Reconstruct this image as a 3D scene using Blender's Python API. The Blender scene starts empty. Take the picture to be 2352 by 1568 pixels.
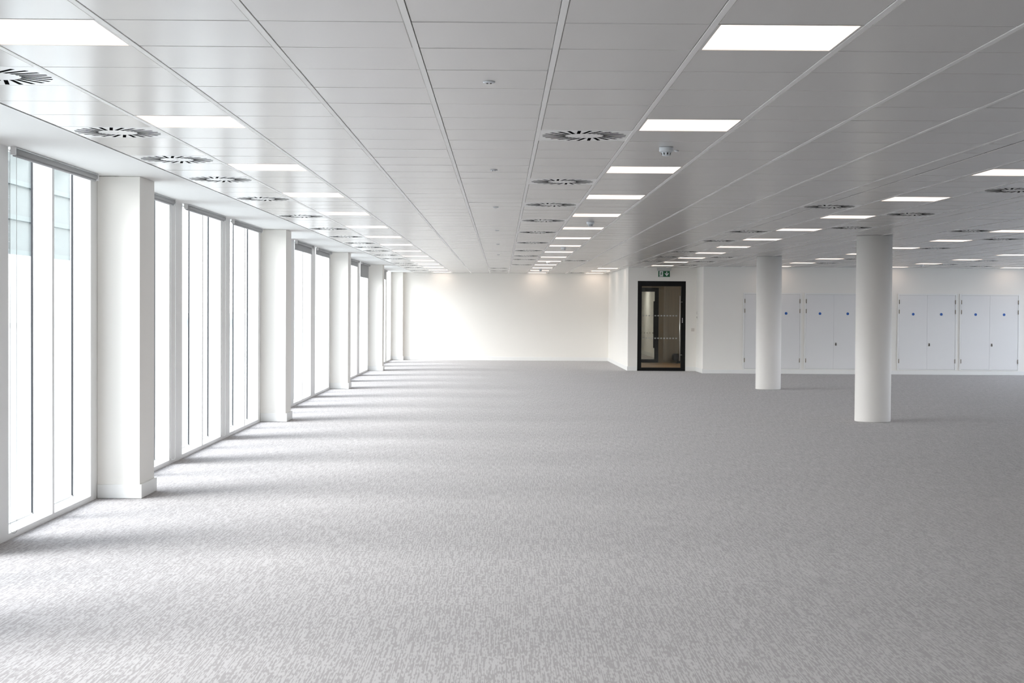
import bpy, bmesh, math, random
from mathutils import Vector, Matrix

random.seed(7)
sc = bpy.context.scene
COL = sc.collection
PI = math.pi

# ------------------------------------------------------------------ settings
vs = sc.view_settings
vs.view_transform = 'Standard'
vs.look = 'None'
vs.exposure = -0.57
vs.gamma = 1.0
vs.use_curve_mapping = False
sc.cycles.use_denoising = True
try:
    sc.cycles.denoiser = 'OPENIMAGEDENOISE'
    sc.cycles.denoising_input_passes = 'RGB_ALBEDO_NORMAL'
except Exception:
    pass
sc.cycles.max_bounces = 12
sc.cycles.diffuse_bounces = 8
sc.cycles.glossy_bounces = 4
sc.cycles.transparent_max_bounces = 16
sc.cycles.sample_clamp_indirect = 8.0
sc.cycles.caustics_reflective = False
sc.cycles.caustics_refractive = False

# ------------------------------------------------------------------ layout (metres)
HC = 2.87            # ceiling
EYE = 1.72
W = 0.62             # ceiling grid, across
D = 0.60             # ceiling grid, along
def kx(k): return (k - 3.6225) * W
def jy(j): return j * D + 6.008
XWIN = -3.60         # inner plane of the window wall
XGL = -3.757         # inner face of the glazing frame
XSOF = kx(-1)        # edge of the plaster soffit
YBACK = 48.7
XALC = 3.52          # return wall of the far alcove
YDOOR = 41.2
XRET = 5.42
YCUP = 39.8          # wall with the cupboards
XR = 16.2
YR = -4.0
PIERS = [4.24, 13.24, 22.20, 31.20, 40.20, 48.50]

# ------------------------------------------------------------------ materials
def new_mat(name):
    m = bpy.data.materials.new(name)
    m.use_nodes = True
    nt = m.node_tree
    b = nt.nodes.get('Principled BSDF')
    return m, nt, b

def mottled(name, rgb, rough=0.6, var=0.03, scale=6.0, bump=0.0, bscale=300.0, metal=0.0, spec=0.5):
    m, nt, b = new_mat(name)
    tc = nt.nodes.new('ShaderNodeTexCoord')
    n = nt.nodes.new('ShaderNodeTexNoise')
    n.inputs['Scale'].default_value = scale
    n.inputs['Detail'].default_value = 3
    nt.links.new(tc.outputs['Object'], n.inputs['Vector'])
    mix = nt.nodes.new('ShaderNodeMix'); mix.data_type = 'RGBA'
    mix.inputs['A'].default_value = tuple(c * (1 - var) for c in rgb) + (1,)
    mix.inputs['B'].default_value = tuple(min(1, c * (1 + var)) for c in rgb) + (1,)
    nt.links.new(n.outputs['Fac'], mix.inputs['Factor'])
    nt.links.new(mix.outputs['Result'], b.inputs['Base Color'])
    b.inputs['Roughness'].default_value = rough
    b.inputs['Metallic'].default_value = metal
    b.inputs['Specular IOR Level'].default_value = spec
    if bump:
        n2 = nt.nodes.new('ShaderNodeTexNoise')
        n2.inputs['Scale'].default_value = bscale
        nt.links.new(tc.outputs['Object'], n2.inputs['Vector'])
        bp = nt.nodes.new('ShaderNodeBump')
        bp.inputs['Strength'].default_value = bump
        bp.inputs['Distance'].default_value = 0.001
        nt.links.new(n2.outputs['Fac'], bp.inputs['Height'])
        nt.links.new(bp.outputs['Normal'], b.inputs['Normal'])
    return m

M = {}
M['wall'] = mottled('wall_paint', (0.88, 0.86, 0.82), 0.7, 0.01, 2.0, 0.06, 400)
M['column'] = mottled('column_paint', (0.87, 0.85, 0.82), 0.6, 0.01, 2.0)
M['skirt'] = mottled('skirting_paint', (0.86, 0.86, 0.845), 0.45, 0.01, 3.0)
M['frame'] = mottled('window_frame_paint', (0.84, 0.84, 0.83), 0.4, 0.01, 3.0)
M['soffit'] = mottled('soffit_paint', (0.80, 0.80, 0.785), 0.7, 0.01, 2.0)
M['tile'] = mottled('ceiling_tile_metal', (0.65, 0.635, 0.615), 0.24, 0.015, 1.2, 0, 0, 0.0, 0.5)
M['rail'] = mottled('ceiling_rail_metal', (0.88, 0.87, 0.85), 0.4, 0.01, 2.0)
M['gap'] = mottled('shadow_gap', (0.02, 0.02, 0.02), 0.9, 0.03, 6, 0, 0, 0, 0.0)
M['vent'] = mottled('vent_plate', (0.86, 0.86, 0.85), 0.3, 0.01, 2.0)
M['black'] = mottled('vent_slot_black', (0.006, 0.006, 0.006), 0.9, 0.03, 6, 0, 0, 0, 0.0)
M['gasket'] = mottled('gasket_dark', (0.02, 0.022, 0.028), 0.5)
M['blind'] = mottled('blind_fabric_grey', (0.40, 0.40, 0.40), 0.85, 0.04, 60)
M['bar'] = mottled('blind_bar_grey', (0.46, 0.46, 0.47), 0.5)
M['bracket'] = mottled('white_plastic', (0.82, 0.82, 0.82), 0.4)
M['seam'] = mottled('cupboard_seam', (0.30, 0.29, 0.28), 0.8)
M['chain'] = mottled('chain_grey', (0.38, 0.38, 0.37), 0.5)
M['doorblack'] = mottled('door_frame_black', (0.006, 0.006, 0.0065), 0.5, 0.05, 8, 0, 0, 0, 0.2)
M['steel'] = mottled('brushed_steel', (0.62, 0.61, 0.58), 0.3, 0.04, 40, 0, 0, 0.9)
M['dots'] = mottled('frosted_film', (0.42, 0.43, 0.40), 0.8)
M['cupdoor'] = mottled('cupboard_paint', (0.82, 0.815, 0.815), 0.4, 0.01, 2)
M['hinge'] = mottled('hinge_bronze', (0.25, 0.21, 0.15), 0.45, 0.05, 30, 0, 0, 0.5)
M['blue'] = mottled('sign_blue', (0.02, 0.11, 0.42), 0.5)
M['lockdark'] = mottled('lock_dark', (0.10, 0.085, 0.07), 0.4, 0.05, 20, 0, 0, 0.5)
M['green'] = mottled('exit_green', (0.004, 0.10, 0.035), 0.5)
M['white'] = mottled('white_print', (0.80, 0.80, 0.82), 0.5)
M['switchplate'] = mottled('switch_plate_beige', (0.66, 0.62, 0.58), 0.5)
M['housing'] = mottled('sign_housing', (0.50, 0.51, 0.49), 0.5)
M['detector'] = mottled('detector_plastic', (0.66, 0.69, 0.72), 0.45)
M['lobbyfloor'] = mottled('lobby_floor_brown', (0.40, 0.25, 0.12), 0.5, 0.2, 8)
M['darkseat'] = mottled('dark_upholstery', (0.02, 0.019, 0.02), 0.8)
M['paving'] = mottled('outside_paving', (0.55, 0.55, 0.53), 0.9, 0.1, 0.5)
M['stone'] = mottled('pale_cladding', (0.78, 0.78, 0.76), 0.8, 0.04, 0.3)
M['teal'] = mottled('teal_facade', (0.040, 0.062, 0.064), 0.5, 0.15, 0.3)
M['slabedge'] = mottled('facade_band', (0.10, 0.125, 0.125), 0.6, 0.05, 0.3)

def wood_mat():
    m, nt, b = new_mat('timber_panelling')
    tc = nt.nodes.new('ShaderNodeTexCoord')
    mp = nt.nodes.new('ShaderNodeMapping'); mp.inputs['Scale'].default_value = (5, 5, 0.25)
    n = nt.nodes.new('ShaderNodeTexNoise'); n.inputs['Scale'].default_value = 3; n.inputs['Detail'].default_value = 6
    r = nt.nodes.new('ShaderNodeValToRGB')
    r.color_ramp.elements[0].color = (0.13, 0.10, 0.058, 1)
    r.color_ramp.elements[1].color = (0.24, 0.18, 0.105, 1)
    nt.links.new(tc.outputs['Object'], mp.inputs['Vector'])
    nt.links.new(mp.outputs['Vector'], n.inputs['Vector'])
    nt.links.new(n.outputs['Fac'], r.inputs['Fac'])
    nt.links.new(r.outputs['Color'], b.inputs['Base Color'])
    b.inputs['Roughness'].default_value = 0.45
    return m
M['wood'] = wood_mat()

def carpet_mat():
    m, nt, b = new_mat('carpet_loop_pile')
    L = nt.links.new
    def math_(op, a, bb=None):
        n = nt.nodes.new('ShaderNodeMath'); n.operation = op
        if isinstance(a, (int, float)): n.inputs[0].default_value = a
        else: L(a, n.inputs[0])
        if bb is not None:
            if isinstance(bb, (int, float)): n.inputs[1].default_value = bb
            else: L(bb, n.inputs[1])
        return n.outputs[0]
    tc = nt.nodes.new('ShaderNodeTexCoord')
    sep = nt.nodes.new('ShaderNodeSeparateXYZ')
    L(tc.outputs['Object'], sep.inputs[0])
    x, y = sep.outputs[0], sep.outputs[1]
    cw = 0.0046
    ci = math_('FLOOR', math_('DIVIDE', x, cw))                 # yarn column
    yi = math_('FLOOR', math_('DIVIDE', y, 0.0095))              # stitch
    # dashes: noise that changes quickly from column to column, slowly along a column
    cb = nt.nodes.new('ShaderNodeCombineXYZ')
    L(math_('MULTIPLY', ci, 0.75), cb.inputs[0]); L(math_('MULTIPLY', yi, 0.030), cb.inputs[1])
    n1 = nt.nodes.new('ShaderNodeTexNoise'); n1.inputs['Scale'].default_value = 1.0; n1.inputs['Detail'].default_value = 1.5
    L(cb.outputs[0], n1.inputs['Vector'])
    cb2 = nt.nodes.new('ShaderNodeCombineXYZ')
    L(math_('MULTIPLY', ci, 0.45), cb2.inputs[0]); L(math_('MULTIPLY', yi, 0.16), cb2.inputs[1])
    n2 = nt.nodes.new('ShaderNodeTexNoise'); n2.inputs['Scale'].default_value = 1.0; n2.inputs['Detail'].default_value = 0.5
    L(cb2.outputs[0], n2.inputs['Vector'])
    s = math_('ADD', math_('MULTIPLY', n1.outputs['Fac'], 0.62), math_('MULTIPLY', n2.outputs['Fac'], 0.38))
    st = nt.nodes.new('ShaderNodeMapRange'); st.interpolation_type = 'SMOOTHSTEP'
    st.inputs['From Min'].default_value = 0.465; st.inputs['From Max'].default_value = 0.535
    L(s, st.inputs['Value'])
    mix = nt.nodes.new('ShaderNodeMix'); mix.data_type = 'RGBA'
    mix.inputs['A'].default_value = (0.268, 0.247, 0.243, 1)
    mix.inputs['B'].default_value = (0.402, 0.380, 0.378, 1)
    L(st.outputs['Result'], mix.inputs['Factor'])
    # little loops
    n3 = nt.nodes.new('ShaderNodeTexNoise'); n3.inputs['Scale'].default_value = 260; n3.inputs['Detail'].default_value = 2
    L(tc.outputs['Object'], n3.inputs['Vector'])
    mr = nt.nodes.new('ShaderNodeMapRange'); mr.inputs['To Min'].default_value = 0.80; mr.inputs['To Max'].default_value = 1.20
    L(n3.outputs['Fac'], mr.inputs['Value'])
    # broad wear
    n4 = nt.nodes.new('ShaderNodeTexNoise'); n4.inputs['Scale'].default_value = 0.7; n4.inputs['Detail'].default_value = 3
    L(tc.outputs['Object'], n4.inputs['Vector'])
    mr4 = nt.nodes.new('ShaderNodeMapRange'); mr4.inputs['To Min'].default_value = 0.95; mr4.inputs['To Max'].default_value = 1.05
    L(n4.outputs['Fac'], mr4.inputs['Value'])
    mul = math_('MULTIPLY', mr.outputs['Result'], mr4.outputs['Result'])
    mm = nt.nodes.new('ShaderNodeVectorMath'); mm.operation = 'SCALE'
    L(mix.outputs['Result'], mm.inputs[0]); L(mul, mm.inputs['Scale'])
    L(mm.outputs[0], b.inputs['Base Color'])
    b.inputs['Roughness'].default_value = 0.95
    b.inputs['Specular IOR Level'].default_value = 0.15
    b.inputs['Sheen Weight'].default_value = 0.20
    b.inputs['Sheen Roughness'].default_value = 0.5
    bp = nt.nodes.new('ShaderNodeBump'); bp.inputs['Strength'].default_value = 0.35; bp.inputs['Distance'].default_value = 0.003
    L(math_('ADD', st.outputs['Result'], n3.outputs['Fac']), bp.inputs['Height'])
    L(bp.outputs['Normal'], b.inputs['Normal'])
    return m
M['carpet'] = carpet_mat()

def glass_mat(name, tint, ior=1.45):
    m = bpy.data.materials.new(name); m.use_nodes = True
    nt = m.node_tree; nt.nodes.clear()
    out = nt.nodes.new('ShaderNodeOutputMaterial')
    t = nt.nodes.new('ShaderNodeBsdfTransparent'); t.inputs['Color'].default_value = tint + (1,)
    g = nt.nodes.new('ShaderNodeBsdfGlossy'); g.inputs['Roughness'].default_value = 0.01
    g.inputs['Color'].default_value = (0.9, 0.96, 0.95, 1)
    lw = nt.nodes.new('ShaderNodeLayerWeight'); lw.inputs['Blend'].default_value = 0.5
    pw_ = nt.nodes.new('ShaderNodeMath'); pw_.operation = 'POWER'; pw_.inputs[1].default_value = 5.0
    nt.links.new(lw.outputs['Facing'], pw_.inputs[0])
    f = nt.nodes.new('ShaderNodeMath'); f.operation = 'MULTIPLY_ADD'
    f.inputs[1].default_value = 0.9; f.inputs[2].default_value = 0.06
    nt.links.new(pw_.outputs[0], f.inputs[0])
    mx = nt.nodes.new('ShaderNodeMixShader')
    nt.links.new(f.outputs[0], mx.inputs[0]); nt.links.new(t.outputs[0], mx.inputs[1]); nt.links.new(g.outputs[0], mx.inputs[2])
    nt.links.new(mx.outputs[0], out.inputs['Surface'])
    return m
M['glass'] = glass_mat('window_glass', (0.95, 0.965, 0.96))
M['doorglass'] = glass_mat('door_glass', (0.86, 0.87, 0.84))

def lamp_mat(name, rgb, strength):
    m, nt, b = new_mat(name)
    b.inputs['Base Color'].default_value = (0.8, 0.8, 0.8, 1)
    b.inputs['Roughness'].default_value = 0.3
    b.inputs['Emission Color'].default_value = rgb + (1,)
    b.inputs['Emission Strength'].default_value = strength
    return m
M['lamp'] = lamp_mat('panel_diffuser_lit', (1.0, 0.80, 0.66), 2.9)
M['lamp2'] = lamp_mat('corridor_diffuser_lit', (1.0, 0.97, 0.92), 22.0)  # glow of the added corridor and lobby panels

# ------------------------------------------------------------------ mesh helpers
def bmn(): return bmesh.new()

def box(bm, x0, x1, y0, y1, z0, z1, bev=0.0):
    vv = [bm.verts.new((x, y, z)) for z in (z0, z1) for y in (y0, y1) for x in (x0, x1)]
    fs = [(0, 2, 3, 1), (4, 5, 7, 6), (0, 1, 5, 4), (2, 6, 7, 3), (0, 4, 6, 2), (1, 3, 7, 5)]
    faces = [bm.faces.new([vv[i] for i in f]) for f in fs]
    if bev:
        es = set(e for f in faces for e in f.edges)
        bmesh.ops.bevel(bm, geom=list(es), offset=bev, segments=2, affect='EDGES', profile=0.5)

def lathe(bm, prof, n=48, center=(0, 0, 0), axis='Z'):
    rings = []
    for r, h in prof:
        ring = []
        for i in range(n):
            a = 2 * PI * i / n
            p = (r * math.cos(a), r * math.sin(a), h)
            if axis == 'Y': p = (p[0], p[2], p[1])
            if axis == 'X': p = (p[2], p[0], p[1])
            ring.append(bm.verts.new((p[0] + center[0], p[1] + center[1], p[2] + center[2])))
        rings.append(ring)
    for a, b in zip(rings[:-1], rings[1:]):
        for i in range(n):
            f = bm.faces.new([a[i], a[(i + 1) % n], b[(i + 1) % n], b[i]]); f.smooth = True
    bm.faces.new(rings[0]); bm.faces.new(rings[-1])

def prism(bm, pts, y0, y1):
    """outline in x,z pushed along y"""
    a = [bm.verts.new((x, y0, z)) for x, z in pts]
    b = [bm.verts.new((x, y1, z)) for x, z in pts]
    n = len(pts)
    bm.faces.new(a); bm.faces.new(list(reversed(b)))
    for i in range(n):
        bm.faces.new([a[i], b[i], b[(i + 1) % n], a[(i + 1) % n]])

def tube(bm, pts, r, n=6, closed=False):
    rings = []
    m = len(pts)
    for i, p in enumerate(pts):
        p = Vector(p)
        if closed: t = Vector(pts[(i + 1) % m]) - Vector(pts[i - 1])
        else: t = Vector(pts[min(i + 1, m - 1)]) - Vector(pts[max(i - 1, 0)])
        t.normalize()
        u = t.cross(Vector((0, 1, 0)))
        if u.length < 1e-3: u = t.cross(Vector((1, 0, 0)))
        u.normalize(); v = t.cross(u)
        rings.append([bm.verts.new(p + (u * math.cos(2 * PI * k / n) + v * math.sin(2 * PI * k / n)) * r) for k in range(n)])
    idx = list(range(m)) if closed else list(range(m - 1))
    for i in idx:
        a, b = rings[i], rings[(i + 1) % m]
        for k in range(n):
            f = bm.faces.new([a[k], a[(k + 1) % n], b[(k + 1) % n], b[k]]); f.smooth = True
    if not closed:
        bm.faces.new(rings[0]); bm.faces.new(rings[-1])

def obj(name, bm, mat, parent=None, loc=None):
    bmesh.ops.recalc_face_normals(bm, faces=bm.faces)
    me = bpy.data.meshes.new(name)
    bm.to_mesh(me); bm.free()
    me.materials.append(M[mat] if isinstance(mat, str) else mat)
    o = bpy.data.objects.new(name, me)
    COL.objects.link(o)
    if loc: o.location = loc
    if parent: o.parent = parent
    return o

def tag(o, label, cat, group=None):
    o['label'] = label; o['category'] = cat
    if group: o['group'] = group
    return o

def thing(name, label, cat, loc=(0, 0, 0), group=None):
    o = bpy.data.objects.new(name, None); COL.objects.link(o)
    o.location = loc; o.empty_display_size = 0.1
    return tag(o, label, cat, group)

def struct(name, bm, mat, parent=None, loc=None):
    o = obj(name, bm, mat, parent, loc)
    if parent is None: o['kind'] = 'structure'
    return o

def struct_empty(name, loc):
    o = bpy.data.objects.new(name, None); COL.objects.link(o)
    o.location = loc; o['kind'] = 'structure'
    return o

def dup(root, loc, label=None):
    r = root.copy(); COL.objects.link(r); r.location = loc
    if label: r['label'] = label
    for ch in list(root.children):
        c = ch.copy(); COL.objects.link(c); c.parent = r
        for g in ch.children:
            d = g.copy(); COL.objects.link(d); d.parent = c
    return r

ORD = ['', 'first', 'second', 'third', 'fourth', 'fifth', 'sixth', 'seventh', 'eighth', 'ninth', 'tenth', 'eleventh',
       'twelfth', 'thirteenth', 'fourteenth', 'fifteenth', 'sixteenth', 'seventeenth']

# ------------------------------------------------------------------ floor and walls
T = 0.14
bm = bmn()
box(bm, XWIN, XR, YR, YCUP, -0.12, 0.0)
box(bm, XWIN, XRET, YCUP, YDOOR + 0.06, -0.12, 0.0)
box(bm, XWIN, XALC, YDOOR + 0.06, YBACK, -0.12, 0.0)
struct('floor', bm, 'carpet')

bm = bmn(); box(bm, XWIN - 0.3, XALC + 0.1, YBACK, YBACK + T, -0.12, 3.0); struct('wall_back', bm, 'wall')
bm = bmn(); box(bm, XALC, XALC + 0.1, YDOOR, YBACK, -0.12, 3.0); struct('wall_alcove', bm, 'wall')
DX0, DX1, DZ1 = 3.785, 5.122, 2.497          # door frame outer
bm = bmn()
box(bm, XALC + 0.1, DX0, YDOOR, YDOOR + T, -0.12, 3.0)
box(bm, DX1, XRET + T, YDOOR, YDOOR + T, -0.12, 3.0)
box(bm, DX0, DX1, YDOOR, YDOOR + T, DZ1, 3.0)
struct('wall_door', bm, 'wall')
bm = bmn(); box(bm, XRET, XRET + T, YCUP, YDOOR, -0.12, 3.0); struct('wall_return', bm, 'wall')
bm = bmn(); box(bm, XRET + T, XR + T, YCUP, YCUP + T, -0.12, 3.0); struct('wall_cupboards', bm, 'wall')
bm = bmn(); box(bm, XWIN - 0.3, XR + T, YR - T, YR, -0.12, 3.0); struct('wall_rear', bm, 'wall')
# far side wall, with tall openings to daylight
bm = bmn()
box(bm, XR, XR + T, YR, 15.0, 0.15, 2.7)
box(bm, XR, XR + T, YR, YCUP, -0.12, 0.15)
box(bm, XR, XR + T, YR, YCUP, 2.7, 3.0)
yy = 15.0
while yy < YCUP - 0.2:
    box(bm, XR, XR + T, yy, min(yy + 0.7, YCUP), 0.15, 2.7)
    yy += 4.4
struct('wall_right', bm, 'wall')
M['tinted'] = glass_mat('tinted_glass', (0.90, 0.94, 1.0))  # blue tint put into these unseen panes to cool the light
n_ = 31
yy = 15.0
while yy < YCUP - 0.8:
    y1 = min(yy + 4.4, YCUP)
    bm = bmn()
    vv = [bm.verts.new(c) for c in ((XR + 0.07, yy + 0.7, 0.15), (XR + 0.07, y1, 0.15), (XR + 0.07, y1, 2.7), (XR + 0.07, yy + 0.7, 2.7))]
    bm.faces.new(vv); struct('window_%d' % n_, bm, 'tinted'); n_ += 1
    yy += 4.4

# skirting
bm = bmn()
box(bm, -3.2, XALC - 0.016, YBACK - 0.016, YBACK - 0.001, 0.001, 0.12, 0.003)
struct('baseboard_back', bm, 'skirt')
bm = bmn(); box(bm, XALC - 0.016, XALC - 0.001, YDOOR + 0.0, YBACK - 0.017, 0.001, 0.12, 0.003)
struct('baseboard_alcove', bm, 'skirt')
bm = bmn()
box(bm, XALC - 0.016, DX0 - 0.005, YDOOR - 0.016, YDOOR - 0.001, 0.001, 0.12, 0.003)
box(bm, DX1 + 0.005, XRET - 0.016, YDOOR - 0.016, YDOOR - 0.001, 0.001, 0.12, 0.003)
struct('baseboard_door', bm, 'skirt')
bm = bmn()
box(bm, XRET - 0.016, XRET - 0.001, YCUP - 0.016, YDOOR - 0.017, 0.001, 0.12, 0.003)
box(bm, XRET - 0.001, XR - 0.01, YCUP - 0.016, YCUP - 0.001, 0.001, 0.105, 0.003)
struct('baseboard_right', bm, 'skirt')

# ------------------------------------------------------------------ window wall
bays = []     # list of (bay index, [(y start, y end, panes)...])
for b in range(0, 6):
    yp = PIERS[b]
    if b == 5:
        ws = [(43.75, 46.05, 2), (46.65, 48.30, 1)]
        ws = [(41.0, 43.1, 2)] + ws
    else:
        ws = [(yp - 8.38, yp - 6.09, 2), (yp - 5.44, yp - 3.15, 2), (yp - (2.38 if b == 1 else 2.50), yp - 0.21, 2)]
    bays.append(ws)
allw = [w for ws in bays for w in ws]
ZS, ZH = 0.045, 2.90
bm = bmn()
prev = YR
for (a, e, p) in allw:
    if a > prev:
        box(bm, XWIN - 0.18, XWIN, max(prev, YR), a, ZS, ZH)
    prev = e
box(bm, XWIN - 0.18, XWIN, prev, YBACK, ZS, ZH)
box(bm, XWIN - 0.18, XWIN, YR, YBACK, -0.12, ZS)
box(bm, XWIN - 0.18, XWIN, YR, YBACK, ZH, 3.0)
struct('wall_left', bm, 'frame')

def make_window(i, a, e, panes):
    root = struct_empty('window_%d' % i, (XWIN, a, ZS))
    w = e - a
    mull = 0.055
    pw = (w - mull * (panes - 1)) / panes
    if panes == 2:
        bm = bmn(); box(bm, -0.157, 0.0, pw, pw + mull, 0, ZH - ZS); obj('mullion', bm, 'frame', root)
    for q in range(panes):
        y0 = q * (pw + mull); y1 = y0 + pw
        g = 0.008
        h = ZH - ZS
        bm = bmn()
        box(bm, -0.168, -0.157, y0, y0 + g, 0, h); box(bm, -0.168, -0.157, y1 - g, y1, 0, h)
        fr = obj('glazing_frame', bm, 'gasket', root); fr['label'] = 'dark slim glazing gasket'
        bm = bmn(); box(bm, -0.179, -0.157, y0 + g, y1 - g, 0, g); box(bm, -0.179, -0.157, y0 + g, y1 - g, h - g, h); obj('glazing_bead', bm, 'frame', root)
        bm = bmn()
        vv = [bm.verts.new(c) for c in ((-0.168, y0 + g, g), (-0.168, y1 - g, g), (-0.168, y1 - g, h - g), (-0.168, y0 + g, h - g))]
        bm.faces.new(vv)
        obj('pane', bm, 'glass', root)
    return root
for i, (a, e, p) in enumerate(allw):
    make_window(i + 1, a, e, p)

# piers between the windows
npier = len(PIERS)
for n, yp in enumerate(PIERS[1:]):
    frm = npier - 2 - n       # 0 = at the far wall
    dep = 0.55 if yp < 48 else YBACK - yp - 0.002
    lab = ('white rectangular pier at the end of the windows, against the far wall' if frm == 0 else
           'white rectangular pier between the windows, %s in front of the far wall' % ORD[frm])
    if yp < 14: lab = 'large white rectangular pier between the windows, with the widest visible face'
    t = thing('window_pier', lab, 'pier', (XWIN, yp, 0), 'piers along the window wall')
    bm = bmn(); box(bm, 0.0003, 0.38, 0, dep, 0.002, HC - 0.002, 0.004); obj('shaft', bm, 'wall', t)
    bm = bmn()
    box(bm, 0.004, 0.40, -0.018, -0.0005, 0.002, 0.125, 0.003)
    box(bm, 0.3805, 0.40, 0.0, dep + (0.018 if yp < 48 else 0), 0.002, 0.125, 0.003)
    if yp < 48: box(bm, 0.004, 0.379, dep + 0.0005, dep + 0.018, 0.002, 0.125, 0.003)
    obj('skirting', bm, 'skirt', t)

# ------------------------------------------------------------------ ceiling
LIGHTS = {0: list(range(0, 75, 5)), 5: list(range(0, 75, 5)), 8: [60, 65, 70], 10: list(range(10, 60, 5)),
          15: list(range(25, 60, 5)), 20: [40, 45, 50, 55], 25: [55]}
VENTS = {-1: [2, 6, 9, 12, 16, 21, 26, 30, 34, 37, 40, 44, 48, 54, 57, 61, 66],
         4: [6, 12, 17, 22, 27, 33, 39, 44, 48, 55],
         3: [61, 66], 6: [49], 7: [69],
         9: [17, 26, 31, 39, 44, 49], 11: [13, 19, 24, 44, 49, 54],
         14: [25], 16: [29, 35, 45, 50], 21: [46, 51], 23: [53]}
holes = {(k, j) for k, v in LIGHTS.items() for j in v} | {(k, j) for k, v in VENTS.items() for j in v}

bm = bmn()
RAILW = 0.020
GAP = 0.0050
def tile(bm, x0, x1, y0, y1):
    g, c = GAP, 0.0030
    dz = random.uniform(-0.0004, 0.0004); sl = random.uniform(-0.0006, 0.0006); sy = random.uniform(-0.0006, 0.0006)
    t = []
    for (x, y, sx_, sy_) in ((x0, y0, -1, -1), (x1, y0, 1, -1), (x1, y1, 1, 1), (x0, y1, -1, 1)):
        t.append((x, y, sx_, sy_))
    low = [bm.verts.new((x - sx_ * (g + c), y - sy_ * (g + c), HC + dz + sx_ * sl + sy_ * sy)) for x, y, sx_, sy_ in t]
    up = [bm.verts.new((x - sx_ * g, y - sy_ * g, HC + 0.004)) for x, y, sx_, sy_ in t]
    top = [bm.verts.new((x - sx_ * g, y - sy_ * g, HC + 0.012)) for x, y, sx_, sy_ in t]
    bm.faces.new(low)
    for i in range(4):
        n = (i + 1) % 4
        bm.faces.new([low[i], low[n], up[n], up[i]])
        bm.faces.new([up[i], up[n], top[n], top[i]]).material_index = 1
    bm.faces.new(top).material_index = 1
k = -1
while kx(k) < XR - 0.05:
    xa = kx(k) + RAILW / 2; xb = min(kx(k + 1) - RAILW / 2, XR - 0.005)
    if k == -1: xa = kx(k) + 0.004
    segs = [(xa, xb)]
    for bx in (XALC, XRET):
        ns = []
        for s in segs:
            if s[0] < bx - 0.01 and s[1] > bx + 0.01: ns += [(s[0], bx - 0.003), (bx + 0.003, s[1])]
            else: ns.append(s)
        segs = ns
    for (sa, sb) in segs:
        mid = (sa + sb) / 2
        ymax = YBACK if mid < XALC else (YDOOR if mid < XRET else YCUP)
        for j in range(-16, 73):
            y0, y1 = jy(j), jy(j + 1)
            y1 = min(y1, ymax - 0.004); y0 = max(y0, YR + 0.01)
            if y1 - y0 < 0.03 or (k, j) in holes: continue
            tile(bm, sa, sb, y0, y1)
    k += 1
ceil = struct('ceiling', bm, 'tile')
ceil.data.materials.append(M['gap'])
k = 0
while kx(k) < XR - 0.05:
    bm = bmn()
    x = kx(k)
    ymax = YBACK if x < XALC else (YDOOR if x < XRET else YCUP)
    box(bm, x - RAILW / 2 - 0.0032, x + RAILW / 2 + 0.0032, YR + 0.01, ymax - 0.004, HC - 0.0018, HC + 0.012, 0.0005)
    obj('grid_rail', bm, 'rail', ceil)
    k += 1
bm = bmn()
box(bm, XWIN + 0.001, XR + T, YR - T, YBACK + T, HC + 0.03, HC + 0.13)
struct('ceiling_slab', bm, 'gap')
# plaster strip along the windows, with a shadow gap against the tiles
bm = bmn()
box(bm, -3.40, XSOF - 0.016, YR, YBACK, HC, HC + 0.03)
box(bm, XWIN, -3.402, YR, YBACK, HC + 0.0015, HC + 0.03)
struct('ceiling_edge', bm, 'soffit')
bm = bmn()
box(bm, XSOF - 0.0115, XSOF - 0.004, YR, YBACK, HC - 0.002, HC + 0.012)
struct('trim_1', bm, 'rail')

# ---- light panels
def light_proto(label):
    t = thing('ceiling_light', label, 'ceiling light', (0, 0, HC), 'square lit panels in the ceiling')
    bm = bmn()
    x, y, f, fy = 0.299, 0.2975, 0.016, 0.007
    box(bm, -x, -x + f, -y, y, -0.001, 0.014); box(bm, x - f, x, -y, y, -0.001, 0.014)
    box(bm, -x + f, x - f, -y, -y + fy, -0.001, 0.014); box(bm, -x + f, x - f, y - fy, y, -0.001, 0.014)
    obj('frame', bm, 'tile', t)
    bm = bmn(); box(bm, -x + f, x - f, -y + fy, y - fy, 0.002, 0.012); d = obj('diffuser', bm, 'lamp', t)
    d['label'] = 'glowing warm white diffuser'
    return t
ROWL = {0: ('in the window row', 'far wall'), 5: ('in the smoke detector row', 'far wall'),
        8: ('in the far alcove row', 'far wall'), 10: ('in the exit sign row', 'door wall'),
        15: ('between the two round columns', 'cupboard wall'), 20: ('in line with the third cupboard', 'cupboard wall'),
        25: ('over the last cupboard', 'cupboard wall')}
proto = None
for k in LIGHTS:
    js = sorted(LIGHTS[k], reverse=True)
    for n, j in enumerate(js):
        row, wall = ROWL[k]
        if k == 25: lab = 'square lit ceiling panel over the fourth cupboard, cut by the picture edge'
        else: lab = 'square lit panel %s, %s from the %s' % (row, ORD[n + 1], wall)
        loc = ((kx(k) + kx(k + 1)) / 2, (jy(j) + jy(j + 1)) / 2, HC)
        if proto is None:
            proto = light_proto(lab); proto.location = loc
        else: dup(proto, loc, lab)

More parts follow.
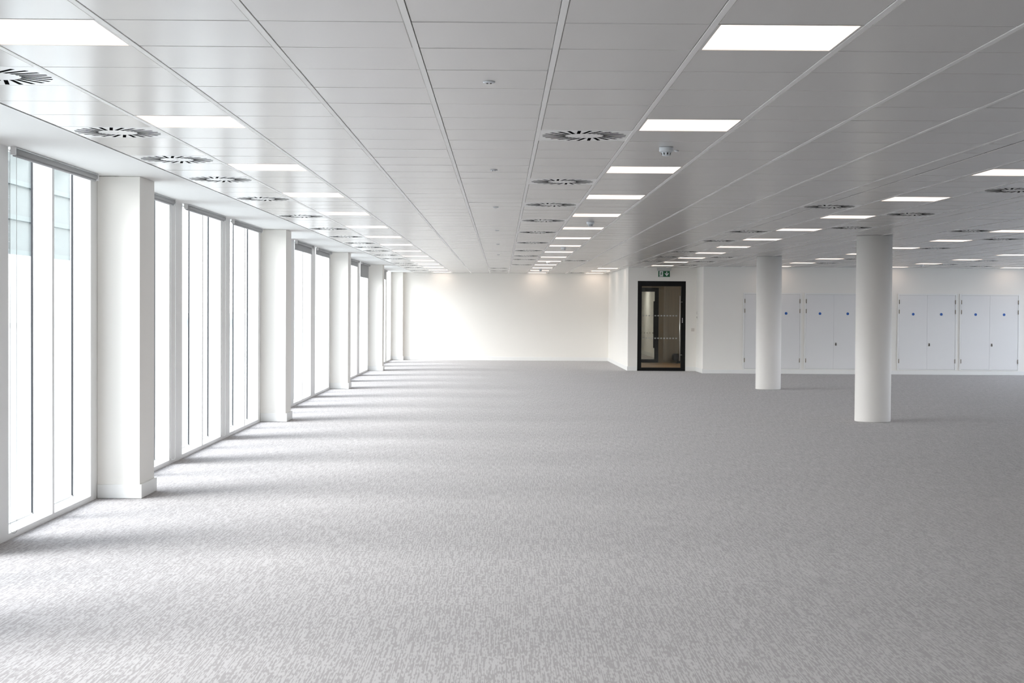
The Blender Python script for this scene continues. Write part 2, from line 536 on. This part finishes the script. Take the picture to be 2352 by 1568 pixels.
# ---- swirl air vents
def vent_proto(label):
    t = thing('air_vent', label, 'air vent', (0, 0, HC), 'square swirl air vents in the ceiling')
    bm = bmn(); x, y = 0.2985, 0.2985
    box(bm, -x, x, -y, y, 0.0, 0.012, 0.0012); obj('face_plate', bm, 'vent', t)
    bm = bmn()
    R = 0.279
    for i in range(24):
        a = 2 * PI * i / 24
        ca, sa = math.cos(a), math.sin(a)
        def rot(p): return (p[0] * ca - p[1] * sa, p[0] * sa + p[1] * ca)
        cx, w = 0.16 * R, 0.078 * R
        q = [rot(p) for p in ((cx - w / 2, 0.43 * R), (cx + w / 2, 0.43 * R), (cx + w / 2, 0.985 * R), (cx - w / 2, 0.985 * R))]
        lo = [bm.verts.new((px, py, -0.0008)) for px, py in q]
        up = [bm.verts.new((px, py, 0.004)) for px, py in q]
        bm.faces.new(lo); bm.faces.new(up)
        for s in range(4): bm.faces.new([lo[s], lo[(s + 1) % 4], up[(s + 1) % 4], up[s]])
    s = obj('slots', bm, 'black', t); s['label'] = 'ring of black swirl slots'
    bm = bmn(); lathe(bm, [(0.006, 0.0), (0.006, -0.0015), (0.003, -0.002)], 16); obj('screw', bm, 'steel', t)
    return t
ROWV = {-1: ('beside the window soffit', 'far wall'), 4: ('next to the smoke detector lights', 'far wall'),
        3: ('in the sprinkler row', 'far wall'), 6: None, 7: None,
        9: ('on the window side of exit lights', 'door wall'),
        11: ('on the cupboard side of exit lights', 'cupboard wall'), 14: None,
        16: ('beside the first cupboard lights', 'cupboard wall'), 21: ('beside the third cupboard lights', 'cupboard wall'), 23: None}
proto = None
for k in VENTS:
    js = sorted(VENTS[k], reverse=True)
    for n, j in enumerate(js):
        if ROWV[k]: lab = 'swirl vent %s, %s from the %s' % (ROWV[k][0], ORD[n + 1], ROWV[k][1])
        else:
            lab = {6: 'slotted swirl vent on the door side of the smoke detector lights',
                   7: 'slotted swirl vent high in the alcove beside its last light panel',
                   14: 'slotted swirl vent directly beside a lit panel, ahead of the thicker round column',
                   23: 'slotted swirl vent above the gap before the fourth cupboard'}[k]
        loc = ((kx(k) + kx(k + 1)) / 2, (jy(j) + jy(j + 1)) / 2, HC)
        if proto is None:
            proto = vent_proto(lab); proto.location = loc
        else: dup(proto, loc, lab)

# ---- smoke detectors
def detector_proto(label):
    t = thing('smoke_detector', label, 'smoke detector', (0, 0, HC), 'smoke detectors on the ceiling')
    bm = bmn(); lathe(bm, [(0.049, -0.0015), (0.050, -0.004), (0.050, -0.030), (0.046, -0.035)], 40); obj('base', bm, 'detector', t)
    bm = bmn(); lathe(bm, [(0.036, -0.0352), (0.035, -0.040), (0.029, -0.060), (0.022, -0.064)], 40); h = obj('sensor_head', bm, 'detector', t)
    for i in range(8):
        a = 2 * PI * (i + 0.25) / 8
        bm = bmn()
        r = 0.0325
        cx, cy = r * math.cos(a), r * math.sin(a)
        tx, ty = -math.sin(a), math.cos(a)
        pts = []
        for z, rr in ((-0.041, 0.0352), (-0.056, 0.0308)):
            for s in (-0.0035, 0.0035):
                pts.append(bm.verts.new((rr * math.cos(a) + tx * s, rr * math.sin(a) + ty * s, z)))
        ins = [bm.verts.new((v.co.x * 0.9, v.co.y * 0.9, v.co.z)) for v in pts]
        for f in ((0, 1, 3, 2),): bm.faces.new([pts[q] for q in f]); bm.faces.new([ins[q] for q in f])
        for q, w in ((0, 1), (1, 3), (3, 2), (2, 0)): bm.faces.new([pts[q], pts[w], ins[w], ins[q]])
        obj('slot', bm, 'black', h)
    return t
proto = None
DET = [(5.50, 7.58), (5.51, 22.72), (5.487, 36.3), (5.47, 51.0), (5.47, 62.9)]
for n, (kk, jj) in enumerate(DET):
    lab = 'white smoke detector under the ceiling, %s from the far wall in its row' % ORD[len(DET) - n]
    if n == 0: lab = 'biggest looking white smoke detector, beside a small ceiling stud'
    loc = (kx(kk), jy(jj), HC)
    if proto is None: proto = detector_proto(lab); proto.location = loc
    else: dup(proto, loc, lab)
dup(proto, (kx(20.46), jy(51.4), HC), 'white smoke detector near the cupboard wall, between lit panels above the third cupboard')
bm = bmn(); lathe(bm, [(0.016, -0.0012), (0.016, -0.006), (0.010, -0.009)], 24)
o = obj('ceiling_stud', bm, 'detector', None, (kx(5.66), jy(7.95), HC)); tag(o, 'tiny round white stud on the ceiling beside a smoke detector', 'stud')

# ---- sprinkler heads
def sprinkler_proto(label):
    t = thing('sprinkler_head', label, 'sprinkler', (0, 0, HC), 'recessed sprinkler heads')
    bm = bmn(); lathe(bm, [(0.031, -0.0012), (0.031, -0.004), (0.026, -0.008)], 32); obj('cover_plate', bm, 'detector', t)
    bm = bmn()
    for s in (-1, 1): lathe(bm, [(0.005, -0.0082), (0.005, -0.012)], 16, (s * 0.009, 0, 0))
    obj('deflector', bm, 'lockdark', t)
    return t
proto = None
SPR = [2.6, 10.6, 18.2, 26.6, 34.5, 43.2]
for n, jj in enumerate(SPR):
    lab = 'small round white sprinkler head under the ceiling, %s from the far wall' % ORD[len(SPR) - n]
    loc = (kx(3.51), jy(jj), HC)
    if proto is None: proto = sprinkler_proto(lab); proto.location = loc
    else: dup(proto, loc, lab)

# ------------------------------------------------------------------ round columns
for (x, y, r, lab) in ((5.77, 22.95, 0.273, 'thicker looking white round column standing free on the carpet'),
                       (5.79, 32.08, 0.270, 'thinner looking white round column standing free, farther back on the carpet')):
    t = thing('round_column', lab, 'column', (x, y, 0), 'round columns in the open floor')
    bm = bmn(); lathe(bm, [(r - 0.004, 0.002), (r, 0.012), (r, HC - 0.003)], 96); obj('shaft', bm, 'column', t)

# ------------------------------------------------------------------ roller blinds
def make_blind(a, e, drop, chain_end, label):
    """a..e along the wall; drop = how far the lower edge hangs below the ceiling"""
    t = thing('roller_blind', label, 'roller blind', (-3.56, a, HC), 'grey roller blinds at the windows')
    w = e - a
    ys, ye = -0.02, w + 0.02
    bm = bmn(); lathe(bm, [(0.024, ys + 0.02), (0.024, ye - 0.02)], 28, (0, 0, -0.028), 'Y'); obj('roller', bm, 'blind', t)
    bm = bmn()
    box(bm, -0.0245, -0.0225, ys + 0.025, ye - 0.025, -drop + 0.012, -0.03) if drop > 0.075 else None
    if drop <= 0.075: box(bm, -0.012, 0.012, ys + 0.025, ye - 0.025, -drop + 0.012, -0.05, 0.003)
    obj('fabric', bm, 'blind', t)
    bm = bmn()
    bx = -0.0235 if drop > 0.075 else 0.0
    lathe(bm, [(0.009, ys + 0.02), (0.009, ye - 0.02)], 16, (bx, 0, -drop + 0.006), 'Y'); obj('bottom_bar', bm, 'bar', t)
    for s in (0, 1):
        y0 = ys - 0.012 if s == 0 else ye - 0.008
        bm = bmn(); box(bm, -0.014, 0.024, y0, y0 + 0.02, -0.058, -0.0005 + 0.004, 0.002); obj('bracket', bm, 'bracket', t)
    yc = ys - 0.002 + 0.012 if chain_end == 0 else ye - 0.012
    bm = bmn()
    zt, zb, rr = -0.030, -HC + 0.075, 0.024
    pts = []
    for i in range(9):
        an = PI * i / 8
        pts.append((rr * math.cos(an), yc, zt + rr * math.sin(an) * 0.9))
    for i in range(9):
        an = PI + PI * i / 8
        pts.append((rr * math.cos(an), yc, zb + rr * math.sin(an)))
    tube(bm, pts, 0.0016, 6, True)
    obj('chain', bm, 'chain', t)
    return t
b0, b1, b2, b3, b4, b5 = bays
make_blind(*b1[2][:2], 0.066, 0, 'rolled-up grey blind at the window before the widest white pier')
make_blind(b2[0][0] + 0.08, b2[0][1], 0.066, 1, 'rolled-up grey blind partly behind the widest white pier')
make_blind(*b2[1][:2], 0.066, 1, 'rolled-up grey blind at the middle window after the widest white pier')
make_blind(*b2[2][:2], 0.066, 0, 'rolled-up grey blind ending at the second visible white pier')
make_blind(*b3[1][:2], 0.16, 0, 'grey blind lowered a hand width, just past the second visible pier')
make_blind(*b3[2][:2], 0.135, 0, 'grey blind lowered a hand width, ending at the third visible pier')
make_blind(*b4[1][:2], 0.15, 0, 'grey blind slightly lowered, just past the third visible pier')
make_blind(*b4[2][:2], 0.375, 0, 'lowest-hanging grey blind, beside the fourth visible pier')
make_blind(*b5[1][:2], 0.29, 0, 'grey blind partly lowered at the last window bay by the far wall')

# ------------------------------------------------------------------ glazed door
d = struct_empty('door_1', (DX0, YDOOR, 0))
w = DX1 - DX0
bm = bmn()
yf, yb = -0.004, 0.10
SL = 0.112
box(bm, 0.002, SL, yf, yb, 0.002, DZ1 - 0.002, 0.002)
box(bm, w - 0.125, w - 0.002, yf, yb, 0.002, DZ1 - 0.002, 0.002)
box(bm, SL, w - 0.125, yf, yb, 2.355, DZ1 - 0.002, 0.002)
box(bm, SL, w - 0.125, yf, yb, 0.002, 0.092, 0.002)
fr = obj('frame', bm, 'doorblack', d); fr['label'] = 'black metal door frame'
bm = bmn(); vv = [bm.verts.new(c) for c in ((SL, 0.05, 0.092), (w - 0.125, 0.05, 0.092), (w - 0.125, 0.05, 2.355), (SL, 0.05, 2.355))]
bm.faces.new(vv); obj('pane', bm, 'doorglass', d)
bm = bmn()
for zz in (1.536, 0.908):
    x = SL + 0.03
    while x < w - 0.20:
        box(bm, x, x + 0.047, 0.044, 0.049, zz - 0.016, zz + 0.016); x += 0.0835
obj('manifestation_dots', bm, 'dots', d)
bm = bmn()
hx = w - 0.168
tube(bm, [(hx, -0.07, 0.28), (hx, -0.07, 2.09)], 0.017, 20)
tube(bm, [(hx, -0.07, 0.45), (hx + 0.075, -0.0045, 0.45)], 0.008, 12)
tube(bm, [(hx, -0.07, 1.92), (hx + 0.075, -0.0045, 1.92)], 0.008, 12)
h = obj('pull_handle', bm, 'steel', d); h['label'] = 'tall steel pull handle'
bm = bmn()
for q in range(4): box(bm, w - 0.102, w - 0.078, -0.009, -0.0045, 1.345 + q * 0.036, 1.365 + q * 0.036)
obj('lock_plate', bm, 'white', d)

# lobby behind the glazed door
YL = 47.6
bm = bmn(); box(bm, XALC + 0.1, 8.0, YDOOR + T, YL + 0.1, -0.12, 0.0); struct('floor_lobby', bm, 'lobbyfloor')
bm = bmn(); box(bm, XALC + 0.1, 8.0, YDOOR + T, 60, 2.6, 2.7); struct('ceiling_lobby', bm, 'soffit')
D2a, D2b, D2h = 4.10, 5.05, 2.40
bm = bmn()
box(bm, D2b, 8.0, YL, YL + 0.1, 0, 2.6)
box(bm, XALC + 0.1, D2a, YL, YL + 0.1, 0, 2.6)
box(bm, D2a, D2b, YL, YL + 0.1, D2h, 2.6)
struct('wall_lobby', bm, 'wood')
bm = bmn(); box(bm, 7.9, 8.0, YDOOR + T, YL, 0, 2.6); struct('wall_lobby_side', bm, 'wood')
d2 = struct_empty('door_2', (D2a, YL, 0))
bm = bmn()
w2 = D2b - D2a
box(bm, 0.002, 0.10, -0.01, 0.09, 0.002, D2h - 0.002); box(bm, w2 - 0.125, w2 - 0.002, -0.01, 0.09, 0.002, D2h - 0.002)
box(bm, 0.10, w2 - 0.125, -0.01, 0.09, D2h - 0.125, D2h - 0.002); box(bm, 0.10, w2 - 0.125, -0.01, 0.09, 0.002, 0.105)
obj('frame', bm, 'doorblack', d2)
bm = bmn(); box(bm, w2 - 0.17, w2 - 0.1255, -0.05, -0.015, 0.47, 1.97, 0.004); obj('pull_handle', bm, 'doorblack', d2)
bm = bmn(); vv = [bm.verts.new(c) for c in ((0.10, 0.04, 0.105), (w2 - 0.125, 0.04, 0.105), (w2 - 0.125, 0.04, D2h - 0.125), (0.10, 0.04, D2h - 0.125))]
bm.faces.new(vv); obj('pane', bm, 'doorglass', d2)
bm = bmn(); x = 0.3
while x < w2 - 0.17:
    box(bm, x, x + 0.04, 0.034, 0.039, 0.94, 0.965); x += 0.09
obj('manifestation_dots', bm, 'dots', d2)
bm = bmn(); box(bm, 3.7, 5.55, YL + 0.1, 60, -0.12, 0.0); struct('floor_corridor', bm, 'carpet')
bm = bmn(); box(bm, 5.42, 5.55, YL + 0.1, 60, 0, 2.6); struct('wall_corridor', bm, 'wall')
bm = bmn(); box(bm, 5.404, 5.419, YL + 0.12, 59.98, 0.001, 0.15); struct('baseboard_corridor', bm, 'skirt')
bm = bmn(); box(bm, 3.6, 5.42, 59.9, 60, 0, 2.6); struct('wall_corridor_end', bm, 'wall')
bm = bmn(); box(bm, 3.6, 3.7, YL + 0.1, 59.9, 0, 2.6); struct('wall_corridor_side', bm, 'wall')
for n, y in enumerate((51.0, 55.0)):  # panels added out of view to brighten the corridor
    t = thing('corridor_light', 'lit panel in the corridor ceiling beyond the lobby, %s from the glass door' % ORD[n + 1], 'ceiling light', (4.6, y, 2.6), 'corridor lights')
    bm = bmn(); box(bm, -0.32, 0.32, -0.32, 0.32, -0.012, -0.001, 0.002); obj('frame', bm, 'bracket', t)
    bm = bmn(); box(bm, -0.29, 0.29, -0.29, 0.29, -0.016, -0.0125); obj('diffuser', bm, 'lamp2', t)
t = thing('lobby_light', 'dim lit panel in the lobby ceiling behind the glazed door', 'ceiling light', (6.2, 45.2, 2.6))  # added out of view to light the lobby
bm = bmn(); box(bm, -0.25, 0.25, -0.25, 0.25, -0.012, -0.001, 0.002); obj('frame', bm, 'bracket', t)
bm = bmn(); box(bm, -0.22, 0.22, -0.22, 0.22, -0.016, -0.0125); obj('diffuser', bm, 'lamp2', t)
t = thing('lobby_stool', 'dark low upholstered stool on the lobby floor, seen through the glazed door', 'stool', (5.80, 47.2, 0))  # dark low shape of unclear kind, built as a rounded block
bm = bmn(); box(bm, -0.33, 0.33, -0.28, 0.28, 0.08, 0.30, 0.06); obj('seat', bm, 'darkseat', t)
bm = bmn(); lathe(bm, [(0.22, 0.001), (0.2, 0.07), (0.2, 0.079)], 24); obj('base', bm, 'darkseat', t)

# ------------------------------------------------------------------ exit sign
t = thing('exit_sign', 'green exit sign with running figure and down arrow, hung above the glazed door', 'exit sign', (4.485, 40.95, HC))
bm = bmn(); prism(bm, [(-0.205, -0.012), (0.205, -0.012), (0.185, -0.094), (-0.185, -0.094)], -0.03, 0.03); hs = obj('housing', bm, 'housing', t); hs['label'] = 'pale grey hanging housing'
bm = bmn(); box(bm, -0.166, 0.166, -0.006, 0.006, -0.268, -0.0945, 0.001); obj('edge_panel', bm, 'housing', t)
bm = bmn(); box(bm, -0.158, 0.158, -0.010, -0.0062, -0.258, -0.098); pn = obj('sign_face', bm, 'green', t); pn['label'] = 'dark green sign face'
def flat(name, polys, mat, y, par):
    bm = bmn()
    for p in polys: prism(bm, p, y - 0.0008, y)
    return obj(name, bm, mat, par)
Z0 = -0.178
ax = 0.073
flat('arrow', [[(ax - 0.011, Z0 + 0.062), (ax + 0.011, Z0 + 0.062), (ax + 0.011, Z0 - 0.02), (ax - 0.011, Z0 - 0.02)],
               [(ax, Z0 - 0.062), (ax + 0.057, Z0 + 0.008), (ax + 0.045, Z0 + 0.028), (ax, Z0 - 0.030)],
               [(ax, Z0 - 0.062), (ax, Z0 - 0.030), (ax - 0.045, Z0 + 0.028), (ax - 0.057, Z0 + 0.008)]], 'white', -0.0102, pn)
dx = -0.078
flat('doorway_symbol', [[(dx - 0.050, Z0 - 0.070), (dx + 0.050, Z0 - 0.070), (dx + 0.050, Z0 + 0.070), (dx - 0.050, Z0 + 0.070)]], 'white', -0.0102, pn)
def limb(x0, z0, x1, z1, wd):
    a = Vector((x1 - x0, z1 - z0)); n = Vector((-a.y, a.x)).normalized() * wd / 2
    return [(x0 + n.x, z0 + n.y), (x1 + n.x, z1 + n.y), (x1 - n.x, z1 - n.y), (x0 - n.x, z0 - n.y)]
cx0, cz0 = dx + 0.014, Z0 + 0.050
head = [(cx0 + 0.010 * math.cos(2 * PI * i / 12), cz0 + 0.010 * math.sin(2 * PI * i / 12)) for i in range(12)]
flat('running_figure', [head, limb(dx + 0.006, Z0 + 0.038, dx - 0.008, Z0 - 0.006, 0.024),
                        limb(dx - 0.006, Z0 - 0.004, dx + 0.022, Z0 - 0.018, 0.015), limb(dx + 0.020, Z0 - 0.014, dx + 0.016, Z0 - 0.048, 0.012),
                        limb(dx - 0.008, Z0 - 0.004, dx - 0.020, Z0 - 0.036, 0.014), limb(dx - 0.018, Z0 - 0.034, dx - 0.046, Z0 - 0.044, 0.012),
                        limb(dx + 0.008, Z0 + 0.034, dx + 0.034, Z0 + 0.014, 0.010), limb(dx + 0.034, Z0 + 0.014, dx + 0.046, Z0 + 0.024, 0.010),
                        limb(dx + 0.002, Z0 + 0.034, dx - 0.026, Z0 + 0.026, 0.010), limb(dx - 0.026, Z0 + 0.026, dx - 0.034, Z0 + 0.006, 0.010)],
     'green', -0.0112, pn)

# ------------------------------------------------------------------ wall fittings by the door
t = thing('wall_mounted_card_reader', 'slim card reader with dark lens on the short return wall by the door', 'card reader', (XRET - 0.001, 40.96, 1.56))
bm = bmn(); box(bm, -0.014, 0, -0.03, 0.03, -0.14, 0.13, 0.003); obj('body', bm, 'wall', t)
bm = bmn(); box(bm, -0.019, -0.0142, -0.02, 0.02, 0.02, 0.10); obj('slot', bm, 'housing', t)
bm = bmn(); lathe(bm, [(0.028, -0.0142), (0.022, -0.018), (0.010, -0.020)], 20, (0, 0, -0.06), 'X'); obj('lens', bm, 'gasket', t)
t = thing('light_switch', 'small grey square switch plate on the wall beside the glazed door', 'switch', (5.325, YDOOR - 0.001, 1.15))
bm = bmn(); box(bm, -0.044, 0.044, -0.009, 0, -0.044, 0.044, 0.002); obj('plate', bm, 'switchplate', t)
bm = bmn(); box(bm, -0.012, 0.012, -0.013, -0.0092, -0.02, 0.02, 0.001); obj('rocker', bm, 'switchplate', t)

# ------------------------------------------------------------------ cupboards
def cupboard(x0, x1, label, handle=True):
    z0, z1 = 0.118, 2.178
    t = thing('riser_cupboard', label, 'cupboard', (x0, YCUP, 0), 'white double-door cupboards in the wall')
    w = x1 - x0
    f = 0.042
    bm = bmn()
    box(bm, 0, f, -0.022, -0.001, z0, z1, 0.002); box(bm, w - f, w, -0.022, -0.001, z0, z1, 0.002)
    box(bm, f, w - f, -0.022, -0.001, z1 - f, z1, 0.002); box(bm, f, w - f, -0.022, -0.001, z0, z0 + 0.022, 0.002)
    obj('frame', bm, 'skirt', t)
    bm = bmn(); box(bm, f, w - f, -0.004, -0.001, z0 + 0.022, z1 - f); obj('recess', bm, 'seam', t)
    for s in (0, 1):
        g = 0.0035
        a = f + g if s == 0 else w / 2 + g / 2
        b = w / 2 - g / 2 if s == 0 else w - f - g
        bm = bmn(); box(bm, a, b, -0.017, -0.0045, z0 + 0.027, z1 - f - g, 0.001); dr = obj('door', bm, 'cupdoor', t)
        bm = bmn(); lathe(bm, [(0.036, -0.0172), (0.036, -0.020)], 28, ((a + b) / 2, 0, 1.625), 'Y')
        # lathe on Y puts profile height on y
        dd = obj('sign_disc', bm, 'blue', dr); dd['label'] = 'round blue sign'
        hx = f + 0.002 if s == 0 else w - f - 0.002
        for hz in (1.955, 1.690, 0.365):
            bm = bmn(); tube(bm, [(hx, -0.026, hz - 0.055), (hx, -0.026, hz + 0.055)], 0.0095, 10); hh = obj('hinge', bm, 'hinge', dr)
        if s == 1:
            bm = bmn(); prism(bm, [(a + 0.040, 0.77), (a + 0.080, 0.77), (a + 0.072, 0.845), (a + 0.048, 0.845)], -0.026, -0.0175)
            lathe(bm, [(0.016, -0.040), (0.018, -0.0262)], 16, (a + 0.060, 0, 0.80), 'Y')
            obj('lock', bm, 'lockdark', dr)
    return t
cupboard(6.49, 8.06, 'white double-door cupboard partly hidden behind the thinner looking round column')
cupboard(8.14, 9.72, 'white double-door cupboard between the two round columns, cut off by the thicker looking one')
cupboard(10.645, 12.245, 'white double-door cupboard just past the thicker looking round column')
cupboard(12.32, 13.94, 'white double-door cupboard at the end, by the picture edge')

# ------------------------------------------------------------------ outside
bm = bmn()
for (x0, x1, y0, y1) in ((-300, XWIN - 0.2, -200, 400), (XR + T, 300, -200, 400)):
    vv = [bm.verts.new(c) for c in ((x0, y0, -0.1), (x1, y0, -0.1), (x1, y1, -0.1), (x0, y1, -0.1))]
    bm.faces.new(vv)
struct('ground_outside', bm, 'paving')
t = thing('street_building', 'pale office block with teal glass upper floors outside the windows', 'building', (-60, 165, -0.1))
bm = bmn(); box(bm, -10, 10, -55, 55, 0.0, 7.0); obj('podium', bm, 'stone', t)
bm = bmn(); box(bm, -9.5, 9.5, -54.5, 54.5, 7.0, 34.0); obj('upper_floors', bm, 'teal', t)
bm = bmn()
for q in range(8): box(bm, -10, 10, -55, 55, 7.0 + q * 3.6, 7.5 + q * 3.6)
obj('floor_bands', bm, 'slabedge', t)

# ------------------------------------------------------------------ sky
wd = bpy.data.worlds.new('overcast_sky'); sc.world = wd
wd.use_nodes = True
nt = wd.node_tree
bg = nt.nodes.get('Background')
tc = nt.nodes.new('ShaderNodeTexCoord')
sp = nt.nodes.new('ShaderNodeSeparateXYZ')
rp = nt.nodes.new('ShaderNodeValToRGB')
e = rp.color_ramp.elements
e[0].position = 0.0; e[0].color = (1.0, 1.0, 1.0, 1)
e[1].position = 1.0; e[1].color = (0.36, 0.44, 0.55, 1)
m_ = rp.color_ramp.elements.new(0.33); m_.color = (0.60, 0.64, 0.69, 1)
m_ = rp.color_ramp.elements.new(0.14); m_.color = (0.97, 0.985, 1.0, 1)
nt.links.new(tc.outputs['Generated'], sp.inputs[0])
nt.links.new(sp.outputs[2], rp.inputs['Fac'])
nt.links.new(rp.outputs['Color'], bg.inputs['Color'])
bg.inputs['Strength'].default_value = 9.5
sun = bpy.data.lights.new('hazy_sun', 'SUN')
sun.energy = 13.0; sun.angle = math.radians(45); sun.color = (0.975, 0.985, 1.0)
so = bpy.data.objects.new('hazy_sun', sun); COL.objects.link(so)
so.rotation_euler = Vector((1.0, 0.42, -0.62)).to_track_quat('-Z', 'Y').to_euler()

# ------------------------------------------------------------------ camera
yaw, pitch, roll = 0.007291, -0.02247, 0.006266
cy_, sy_ = math.cos(yaw), math.sin(yaw)
r = Vector((cy_, -sy_, 0)); f = Vector((sy_, cy_, 0)); u = Vector((0, 0, 1))
cp, sp_ = math.cos(pitch), math.sin(pitch)
f, u = f * cp + u * sp_, u * cp - f * sp_
cr, sr = math.cos(roll), math.sin(roll)
r, u = r * cr + u * sr, u * cr - r * sr
cam = bpy.data.cameras.new('camera')
cam.sensor_width = 36.0
cam.lens = 3406.85 / 2352 * 36.0
cam.clip_start = 0.05; cam.clip_end = 1000
co = bpy.data.objects.new('camera', cam); COL.objects.link(co)
mw = Matrix(((r.x, u.x, -f.x, 0), (r.y, u.y, -f.y, 0), (r.z, u.z, -f.z, EYE), (0, 0, 0, 1)))
co.matrix_world = mw
sc.camera = co
